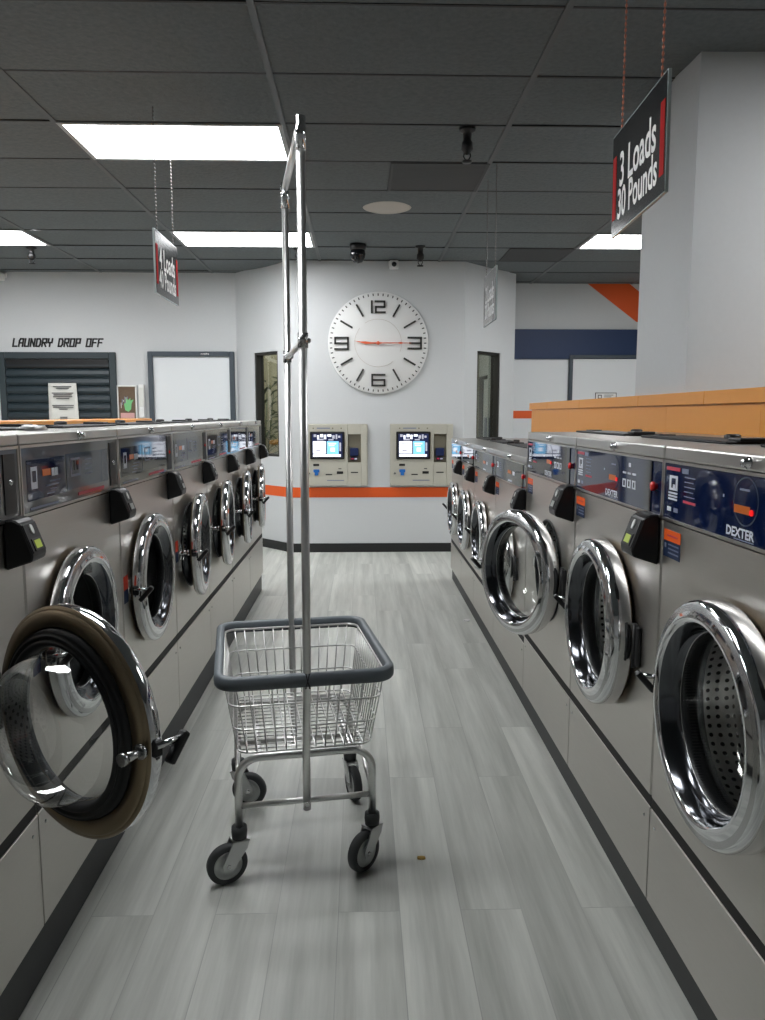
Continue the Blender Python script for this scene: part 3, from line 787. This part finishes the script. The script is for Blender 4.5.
        for i in range(5): pq(.16, .23, .4+.08*i, .42+.08*i, PRINTG)
        pq(.45, .55, .42, .55, AMBER, .001); pq(.6, .66, .4, .55, PRINTW); pq(.46, .58, .1, .17, PRINTW)
    else:
        b.box(.005, W-.005, .006, hh-.006, -.004, -.0003, SILVERP, mx=M)
        pq(.045, .375, .2, .78, NAVY); pq(.39, .86, .22, .8, SLATE)
        pq(.075, .125, .36, .68, PRINTW, .001); pq(.085, .115, .46, .62, NAVY, .0013)
        pq(.17, .24, .52, .62, AMBER, .001)
        for i in range(2): pq(.25+.03*i, .275+.03*i, .5, .62, PRINTW, .001)
        for i in range(4): pq(.2+.03*(i % 2), .27+.02*i, .24+.06*i, .26+.06*i, PRINTG, .001)
        pq(.43, .53, .42, .72, PRINTG, .001); pq(.44, .52, .46, .69, SLATE, .0013); pq(.455, .475, .52, .68, DISP, .0015); pq(.485, .505, .52, .68, DISP, .0015)
        for i in range(4): pq(.58, .66, .42+.08*i, .44+.08*i, PRINTG, .001)
        pq(.5, .8, .09, .14, PRINTR, .001); pq(.06, .3, .07, .1, PRINTG, .001)
    b.build('control_panel', t)
    b = MB()
    if style == 'steel': pq(.885, .965, .1, .9, SOFTBLACK, .002)
    else: pq(.845, .905, .06, .94, DISP, .002)
    b.build('coin_strip', t)
    if style != 'steel':
        b = MB(); c = M @ Vector((.945*W, .52*hh, 0)); b.lathe([(.008, -.002), (.008, .004), (.011, .005), (.011, .01), (.008, .013), (0, .014)], REDBTN, 'X', c, 20); b.build('stop_button', t)
    else:
        b = MB(); c = M @ Vector((.925*W, .52*hh, .001)); b.lathe([(.006, 0), (.006, .003), (.004, .005), (0, .006)], REDBTN if rd_style else SATIN, 'X', c, 16); b.build('start_button', t)
    # card reader
    q_ = ks; kx = hw-.012-.10*q_; zr = zpan+.006
    b = MB()
    Q = frame((0, kx, zr), (1, 0, 0), (0, 0, 1))
    prof = [(0.0005, 0), (.03*q_, .0), (.05*q_, -.012*q_), (.083*q_, -.105*q_), (.078*q_, -.125*q_), (.0005, -.15*q_)]
    b.prism(prof, .10*q_, BLACK, Q @ Matrix.Translation((0, 0, -.10*q_)))
    bmesh.ops.bevel(b.bm, geom=list(b.bm.edges), offset=.003, segments=1, affect='EDGES')
    o = b.build('card_reader', t)
    S0 = Vector((.05*q_, kx, zr-.012*q_)); d = Vector((.033, 0, -.093)); F = frame(S0, (0, 1, 0), -d) @ Matrix.Diagonal((q_, q_, q_, 1))
    b = MB(); b.box(.006, .094, -.094, -.004, 0, .003, SOFTBLACK, .001, 1, mx=F)
    b.box(.02, .08, -.09, -.052, .002, .006, SOFTBLACK, .001, 1, mx=F)
    b.build('reader_face', o)
    b = MB(); b.box(.03, .07, -.083, -.058, .006, .0068, lcd, mx=F); b.build('reader_screen', o)
    b = MB(); pts = [(.05+.009*cos(a), -.024+.015*sin(a)) for a in [2*pi*i/20 for i in range(20)]]; b.prism(pts, .006, WHITEPL, F); b.build('card_pad', o)
    # warning sticker
    b = MB()
    if stick == 'orange':
        b.box(0, .0008, -hw+.008, -hw+.095, zpan-.044, zpan-.02, STICKO); b.box(0, .0008, -hw+.008, -hw+.095, zpan-.08, zpan-.044, STICKB)
        for i in range(3): b.box(.0008, .0012, -hw+.034, -hw+.088, zpan-.053-.009*i, zpan-.050-.009*i, PRINTG)
        b.box(.0008, .0012, -hw+.014, -hw+.024, zpan-.06, zpan-.05, PRINTG)
        b.box(.0008, .0012, -hw+.026, -hw+.08, zpan-.034, zpan-.030, PRINTR)
    else:
        b.box(0, .0008, -hw+.012, -hw+.05, zd+.01, zd+.05, STICKR); b.box(0, .0008, -hw+.012, -hw+.05, zd-.03, zd+.01, STICKB)
    b.build('warning_sticker', t)
    # drum and gasket
    o = drum_mesh(R, zd).build('drum', t, (0, dy, 0))
    b = MB(); b.lathe([(RH*1.02, .0), (RH*1.03, .004), (RH*1.0, .006), (RH*.98, .0), (RH*.985, -.01)]+([(RH*.97, -.03), (RH*.78, -.05)] if dy < 0 else []), RUBBER, 'X', (0, dy, zd), 56); b.build('door_boot', t)
    # hinge bracket
    b = MB(); b.box(.0, .012, dy+R+.004, dy+R+.03, zd-.05, zd+.05, SOFTBLACK, .003, 1); b.cyl((.012, dy+R+.012, zd-.055), (.012, dy+R+.012, zd+.055), .006, SOFTBLACK, 12); b.build('hinge', t)
    b = MB(); b.box(.0, .004, dy-R*.86, dy-R*.96, zd-.03, zd+.03, SATIN, .001, 1); b.build('latch_plate', t)
    # door
    lerp_ = lambda q: ri+.005+(.815-ri)*q
    hx = .0; off = R+.012; D_ = lambda x: (x-.018)*kd+.008
    c = (-hx, -off, 0)
    b = MB()
    prof = [(R*ri, .018), (R*.97, .018), (R, .024), (R, .056), (R*.985, .066), (R*.955, .072), (R*.90, .0735), (R*.865, .079), (R*.83, .079), (R*.80, .073), (R*(ri+.03), .05), (R*(ri+.01), .034), (R*ri, .034), (R*ri, .018)]
    prof = [(r, D_(x)) for r, x in prof]
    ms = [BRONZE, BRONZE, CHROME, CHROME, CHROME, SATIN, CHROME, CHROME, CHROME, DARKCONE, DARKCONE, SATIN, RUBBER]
    b.lathe(prof, CHROME, 'X', c, 96, mats=ms)
    dr = b.build('door', t, loc=(hx, dy+off, zd), rot=(0, 0, radians(theta)))
    b = MB(); rg = R*(ri-.001)
    prof = [(rg, D_(.03)), (rg*.985, .0), (rg*.965, -.02), (rg*.935, -.042), (rg*.89, -.058), (rg*.82, -.068), (rg*.72, -.073), (rg*.5, -.075), (0, -.076)]
    b.lathe(prof, GLASS, 'X', c, 64); b.build('door_glass', dr)
    b = MB(); b.lathe([(R*lerp_(.01), .008), (R*lerp_(.05), -.004), (R*lerp_(.2), -.012), (R*lerp_(.4), -.012), (R*lerp_(.48), -.006), (R*lerp_(.56), -.011), (R*lerp_(.72), -.011), (R*lerp_(.8), -.005), (R*lerp_(.88), -.008), (R*lerp_(1), .008)], RUBBER, 'X', c, 64); b.build('door_gasket', dr)
    b = MB(); b.lathe([(R*.82, .008), (R*.83, .003), (R*.95, .004), (R*.965, .008)], BRONZE, 'X', c, 64); b.build('inner_pan', dr)
    b = MB(); yh = -off-R; xf = D_(.056)
    b.box(.012, xf, yh-.008, yh+.010, -.014, .014, BLACK, .003, 1)
    b.tube([(xf-.012, yh-.004, .004), (xf+.034, yh-.012, .006)], .0055, CHROME, 10)
    Q = Matrix.Translation((xf+.036, yh-.012, .006)) @ Matrix.Rotation(radians(42), 4, 'Y')
    b.box(-.007, .007, -.009, .009, -.046, .010, BLACK, .004, 2, mx=Q)
    b.build('handle', dr)
    b = MB(); b.cyl((.002, yh+R*.05, 0), (-.036, yh+R*.05, 0), .008, SATIN, 14); b.cyl((-.03, yh+R*.05, 0), (-.04, yh+R*.05, 0), .0105, SATIN, 14); b.cyl((-.004, yh+R*.05, 0), (.002, yh+R*.05, 0), .013, SATIN, 14); b.build('latch_pin', dr)
    return t

XL, XR = -.69, .67
LG = 'washers facing the white pillar'; RG = 'washers in front of the orange wall'
# row across from the pillar
lw = .624; y = .933
LLAB = ['steel washer with its round door swung wide open into the aisle',
        'steel washer with navy and grey panels, second along the row with the wide-open door',
        'steel washer third along the row with the wide-open door, its own door shut',
        'steel washer fourth along the row with the wide-open door, door slightly ajar',
        'steel washer fifth along the row with the wide-open door, door slightly ajar',
        'steel washer sixth along the row with the wide-open door, last but one',
        'steel washer ending the row with the wide-open door, near the plant window']
LTH = [56, 0, 0, 5, 5, 6, 6]
for i in range(7):
    washer((XL, y+lw/2, 0), 0, lw, .125, 1.187, 1.165, 1.018, .398, .708 if i else .698, .205, LTH[i], 'steel', LLAB[i], LG, lcd=LCD if i == 0 else GREYLCD, rd_style=(i in (2, 3)), stick='red', ks=.66, kd=.58, ri=.655, dy=-.045 if i else -.07)
    y += lw
yLend = y
Y = [.965, 1.665, 2.357, 3.057, 3.785, 4.477, 5.046, 5.64]
RLAB = ['tall steel washer with navy lettered panel, nearest the camera before the orange wall',
        'tall steel washer with shut door, standing between the navy-panel nearest one and the half-open one',
        'tall steel washer with its glass door swung half open, before the orange wall',
        'low steel washer directly behind the half-open glass door',
        'low steel washer second beyond the half-open glass door',
        'low steel washer third beyond the half-open glass door, last but one in its row',
        'low steel washer at the far end of its row beside the beige pay station']
for i in range(7):
    w = Y[i+1]-Y[i]; yc = (Y[i]+Y[i+1])/2
    if i < 3:
        washer((XR, yc, 0), pi, w, .088, 1.158, 1.129, .997, .333, .672, .222, (0, 0, 21)[i], 'navy', RLAB[i], RG, lcd=LCD if i == 1 else GREYLCD, dy=.02 if i == 2 else 0.)
    else:
        washer((XR, yc, 0), pi, w, .088, 1.056, 1.029, .918, .30, .57, .189, 0, 'grey', RLAB[i], RG, ks=.66, kd=.66)

b = MB(); b.box(-1.26, XL-.012, .933, yLend+.0, 0, .125, KICK, .003, 1); tag(b.build('washer_plinth'), 'long dark plinth under the washers with the wide-open door', 'plinth')
b = MB(); b.box(XR+.012, 1.215, .965, 5.64, 0, .088, KICK, .003, 1); tag(b.build('washer_plinth'), 'long dark plinth under the washers before the orange wall', 'plinth')

# crumpled white cloth on the washer tops
b = MB(); bmesh.ops.create_icosphere(b.bm, subdivisions=3, radius=1)
for v in b.bm.verts:
    n = sin(v.co.x*9+1)*cos(v.co.y*7)*.2+sin(v.co.z*11+v.co.y*5)*.15
    v.co = v.co*(1+n); v.co.x *= .03; v.co.y *= .045; v.co.z = max(v.co.z, -.3)*.010+.0005
b.mi(WHITEPL)
o = b.build('crumpled_paper', None, (-.80, 1.9, 1.191)); tag(o, 'white crumpled paper lying on top of the second washer', 'paper')
for p in o.data.polygons: p.use_smooth = True

# ------------------------------------------------------------------ laundry cart
cart = empty('laundry_cart', (-.182, 2.135, 0), radians(9.5)); tag(cart, 'wire laundry cart with grey bumper and tall chrome double-pole rack', 'laundry cart')
# local axes: x = right, y = away from the camera
def rrect(hx, hy, r, z, n=6, yc=0):
    pts = []
    for cx_, cy_, a0 in ((hx-r, hy-r, 0), (-(hx-r), hy-r, pi/2), (-(hx-r), -(hy-r), pi), (hx-r, -(hy-r), 1.5*pi)):
        for i in range(n+1):
            a = a0+pi/2*i/n; pts.append((cx_+r*cos(a), cy_+r*sin(a)+yc, z))
    return pts
TX, TY, TZ = .208, .252, .555
BX, BY, BZ = .178, .205, .352
b = MB()
def lerp(a, c, t): return a+(c-a)*t
for tz in (0, .34, .68, 1):
    b.tube(rrect(lerp(BX, TX, tz), lerp(BY, TY, tz), .035, lerp(BZ, TZ, tz)), .0026 if tz < 1 else .004, TUBE, 6, True)
nx, ny = 13, 15
for i in range(nx):
    u = -1+2*(i+.5)/nx
    path = [(u*TX*.93, TY, TZ), (u*BX*.93, BY, BZ), (u*BX*.93, -BY, BZ), (u*TX*.93, -TY, TZ)]
    b.tube([path[0], path[1]], .002, TUBE, 5); b.tube([path[1], path[2]], .002, TUBE, 5); b.tube([path[2], path[3]], .002, TUBE, 5)
for i in range(ny):
    u = -1+2*(i+.5)/ny
    b.tube([(TX, u*TY*.93, TZ), (BX, u*BY*.93, BZ)], .002, TUBE, 5); b.tube([(BX, u*BY*.93, BZ-.002), (-BX, u*BY*.93, BZ-.002)], .002, TUBE, 5); b.tube([(-BX, u*BY*.93, BZ), (-TX, u*TY*.93, TZ)], .002, TUBE, 5)
b.build('wire_basket', cart)
# bumper: thick vinyl band with an overlap at the front centre
b = MB()
for s in (-1, 1):
    pass
pr = []
for k in range(12):
    a = 2*pi*k/12; pr.append((.0125*math.copysign(abs(cos(a))**.6, cos(a)), .018*math.copysign(abs(sin(a))**.6, sin(a))))
ring = rrect(TX+.013, TY+.013, .05, .56, 8)
V = []
n = len(ring)
for i in range(n):
    p = Vector(ring[i]); t_ = (Vector(ring[(i+1) % n])-Vector(ring[i-1])).normalized(); nrm = t_.cross(Vector((0, 0, 1)))
    V.append([b.bm.verts.new(p+nrm*q+Vector((0, 0, w_))) for q, w_ in pr])
for i in range(n):
    for k in range(12):
        f = b.bm.faces.new((V[i][k], V[i][(k+1) % 12], V[(i+1) % n][(k+1) % 12], V[(i+1) % n][k])); f.smooth = True; f.material_index = b.mi(BUMP)
bo = b.build('bumper', cart)
b = MB()
b.prism([(-.006, .02), (-.003, .02), (.0, .004), (.003, .02), (.006, .02), (.0015, 0), (.007, -.02), (.003, -.02), (0, -.004), (-.003, -.02), (-.007, -.02), (-.0015, 0)], .002, SOFTBLACK, frame((0, -TY-.0248, .56), (1, 0, 0), (0, 0, 1)))
b.build('bumper_joint', bo)
# frame
LX, LY = .178, .20; R_ = .0105
def arch(y):
    p = [(-LX, y, .135)]; r = .055; zt = .335
    for i in range(9): a = pi-pi/2*i/8; p.append((-LX+r+r*cos(a), y, zt-r+r*sin(a)))
    for i in range(9): a = pi/2-pi/2*i/8; p.append((LX-r+r*cos(a), y, zt-r+r*sin(a)))
    p.append((LX, y, .135)); return p
b = MB(); b.tube(arch(-LY), R_, TUBE, 14); b.build('front_arch', cart)
b = MB(); b.tube(arch(LY), R_, TUBE, 14); b.build('rear_arch', cart)
for y in (-LY, LY):
    b = MB(); b.tube([(-LX, y, .205), (LX, y, .205)], .008, TUBE, 12); b.build('stretcher', cart)
for s in (-1, 1):
    b = MB(); b.tube([(s*(LX-.055), -LY, .335), (s*(LX-.055), LY, .335)], .008, TUBE, 12); b.build('side_rail', cart)
    b = MB(); b.tube([(s*LX, LY-.004, .31), (s*LX, -LY+.002, .215)], .0065, TUBE, 10); b.build('brace', cart)
# poles
YF, YR_ = -.262, .262; PT = 1.908
def pole(y, bottom, inn):
    s = 1 if y > 0 else -1
    b = MB(); yb = s*(LY+.012)
    b.tube([(0, yb, bottom), (0, yb, .33), (0, s*(BY+.012), .352), (0, y-s*.012, .52), (0, y, .58), (0, y, PT)], .0105, TUBE, 14)
    o = b.build('pole', cart)
    b = MB(); b.tube([(0, y, 1.385), (0, y, 1.42)], .0128, SATIN, 14); b.box(-.006, .019, y-.006, y+.006, 1.396, 1.408, SATIN, .003, 1); b.build('pole_clamp', o)
    b = MB(); b.tube([(0, y, PT-.07), (0, y, PT+.004)], .0125, CHROME, 14); b.build('pole_cap', o)
    b = MB(); b.cyl((0, yb, bottom+.02), (0, yb+s*.016, bottom+.02), .006, SATIN, 10); b.build('pole_bolt', o)
    return o
pole(YF, .185, 0); pole(YR_, .185, 0)
b = MB(); b.tube([(0, YF+.01, PT-.012), (0, YR_-.01, PT-.012)], .010, TUBE, 14); b.build('hanging_rail', cart)
b = MB(); b.tube([(0, YF+.01, 1.40), (0, YR_-.01, 1.40)], .008, TUBE, 12); b.build('cross_bar', cart)
# casters
def caster(x, y, ang):
    c = bpy.data.objects.new('caster', None)
    b = MB(); b.lathe([(0, .15), (.02, .15), (.021, .135), (.019, .118), (.0, .118)], TYRE, 'Z', (0, 0, 0), 24)
    o = b.build('caster', cart, (x, y, 0), (0, 0, ang))
    tr = -.035                                                        # trail along local y
    b = MB()
    for s in (-1, 1):
        b.prism([(-.022, .118), (.022, .118), (.016, .095), (tr+.012, .044), (tr-.012, .044), (tr-.016, .06)], .003, ZINC, frame((s*.0165+.0015*0, 0, 0), (0, 1, 0), (0, 0, 1)))
    b.box(-.0195, .0195, -.022, .022, .113, .118, ZINC)
    b.cyl((-.022, tr, .054), (.022, tr, .054), .006, SATIN, 12)
    b.build('fork', o)
    b = MB(); b.lathe([(.038, -.012), (.050, -.0125), (.0535, -.008), (.054, 0), (.0535, .008), (.050, .0125), (.038, .012)], TYRE, 'X', (0, tr, .054), 40); b.build('tyre', o)
    b = MB(); b.lathe([(.0, -.011), (.014, -.011), (.017, -.007), (.029, -.007), (.032, -.011), (.0385, -.011), (.0385, .011), (.032, .011), (.029, .007), (.017, .007), (.014, .011), (0, .011)], HUB, 'X', (0, tr, .054), 40); b.build('wheel_hub', o)
caster(-LX, -LY, radians(-74)); caster(LX, -LY, radians(-52)); caster(-LX, LY, radians(72)); caster(LX, LY, radians(10))

# bits on the floor
def crumb(name, loc, r, m, label, cat):
    b = MB(); bmesh.ops.create_icosphere(b.bm, subdivisions=2, radius=1); b.mi(m)
    for v in b.bm.verts:
        k = 1+.25*sin(v.co.x*5+2)*cos(v.co.y*6)+.15*sin(v.co.z*8); v.co = Vector((v.co.x*r*1.5*k, v.co.y*r*k, max(v.co.z, -.6)*r*.5+r*.3))
    tag(b.build(name, None, loc), label, cat)
crumb('crumb', (.164, 1.99, 0), .008, mat('crumb_tan', rgb(170, 140, 70), .8), 'tan crumb lying on the floor beside the cart wheel', 'crumb')
crumb('paper_scrap', (.63, 4.45, .0), .014, WHITEPL, 'white paper scrap on the floor along the dark plinth', 'litter')

# plant and door seen through the angled windows
t = empty('potted_plant', (-1.02, 8.0, 0)); tag(t, 'tall leafy plant seen through the narrow window by the white door', 'plant')
b = MB(); b.lathe([(0, .0), (.12, 0), (.15, .3), (.16, .3), (.16, .33), (.14, .33), (.135, .28), (0, .28)], POTM, 'Z', seg=28); b.build('pot', t)
b = MB()
for k in range(5):
    a = k*1.26; b.tube([(.03*cos(a), .03*sin(a), .28), (.06*cos(a), .06*sin(a), .9), (.12*cos(a), .12*sin(a), 1.45)], .006, LEAF, 6)
b.build('stem', t)
b = MB()
for k in range(130):
    a = random.uniform(0, 2*pi); z = random.uniform(.5, 1.62); r0 = .03+.07*(z-.3); L = random.uniform(.1, .2); dz = random.uniform(-.08, .1)
    c0 = Vector((r0*cos(a), r0*sin(a), z)); d = Vector((cos(a)*L, sin(a)*L, dz)); n_ = Vector((-sin(a), cos(a), 0))*.02
    m1 = c0+d*.5+Vector((0, 0, .015)); b.face([c0, m1-n_, c0+d, m1+n_], LEAF)
b.build('foliage', t)
b = MB(); 
b.box(1.33, 1.359, 7.62, 8.7, 0, 2.3, OFFDOOR)
for y0, y1 in ((7.80, 7.93), (8.10, 8.22)): b.box(1.322, 1.33, y0, y1, .05, 1.2, OFFBLUE)
b.box(1.318, 1.33, 7.98, 8.03, 0, 2.0, OFFDOOR); b.box(1.315, 1.33, 7.7, 8.4, .86, .93, OFFDOOR); b.box(1.318, 1.33, 8.36, 8.6, 0, 1.62, BLACK); b.box(1.316, 1.33, 8.1, 8.6, 1.60, 1.64, BLACK)
struct(b.build('door_3'))

# ------------------------------------------------------------------ lights that are not geometry, world, camera
ld = bpy.data.lights.new('office_fill', 'AREA'); ld.energy = 22; ld.size = .5; ld.color = (1, .95, .85)  # unseen fill light added to brighten the office behind the windows
lo = bpy.data.objects.new('office_fill', ld); COL.objects.link(lo); lo.location = (-.4, 8.0, 2.5)
w = bpy.data.worlds.new('world'); sc.world = w; w.use_nodes = True
w.node_tree.nodes['Background'].inputs[0].default_value = (.02, .02, .02, 1)

cd = bpy.data.cameras.new('camera'); cam = bpy.data.objects.new('camera', cd); COL.objects.link(cam)
cd.sensor_fit = 'HORIZONTAL'; cd.sensor_width = 36; cd.lens = 36.0; cd.clip_start = .05
P = atan(95/765); PSI = atan(21.5/765*cos(P))
cam.location = (0, 0, 1.225); cam.rotation_euler = (pi/2-P, 0, -PSI)
sc.camera = cam
vs = sc.view_settings; vs.view_transform = 'Standard'; vs.look = 'None'; vs.gamma = 1; vs.exposure = 1.22; vs.use_curve_mapping = False
try:
    sc.cycles.use_denoising = True
    sc.cycles.max_bounces = 10; sc.cycles.transparent_max_bounces = 16; sc.cycles.diffuse_bounces = 4; sc.cycles.glossy_bounces = 5
    sc.cycles.caustics_reflective = False; sc.cycles.caustics_refractive = False
    sc.cycles.sample_clamp_indirect = 4
except Exception: pass
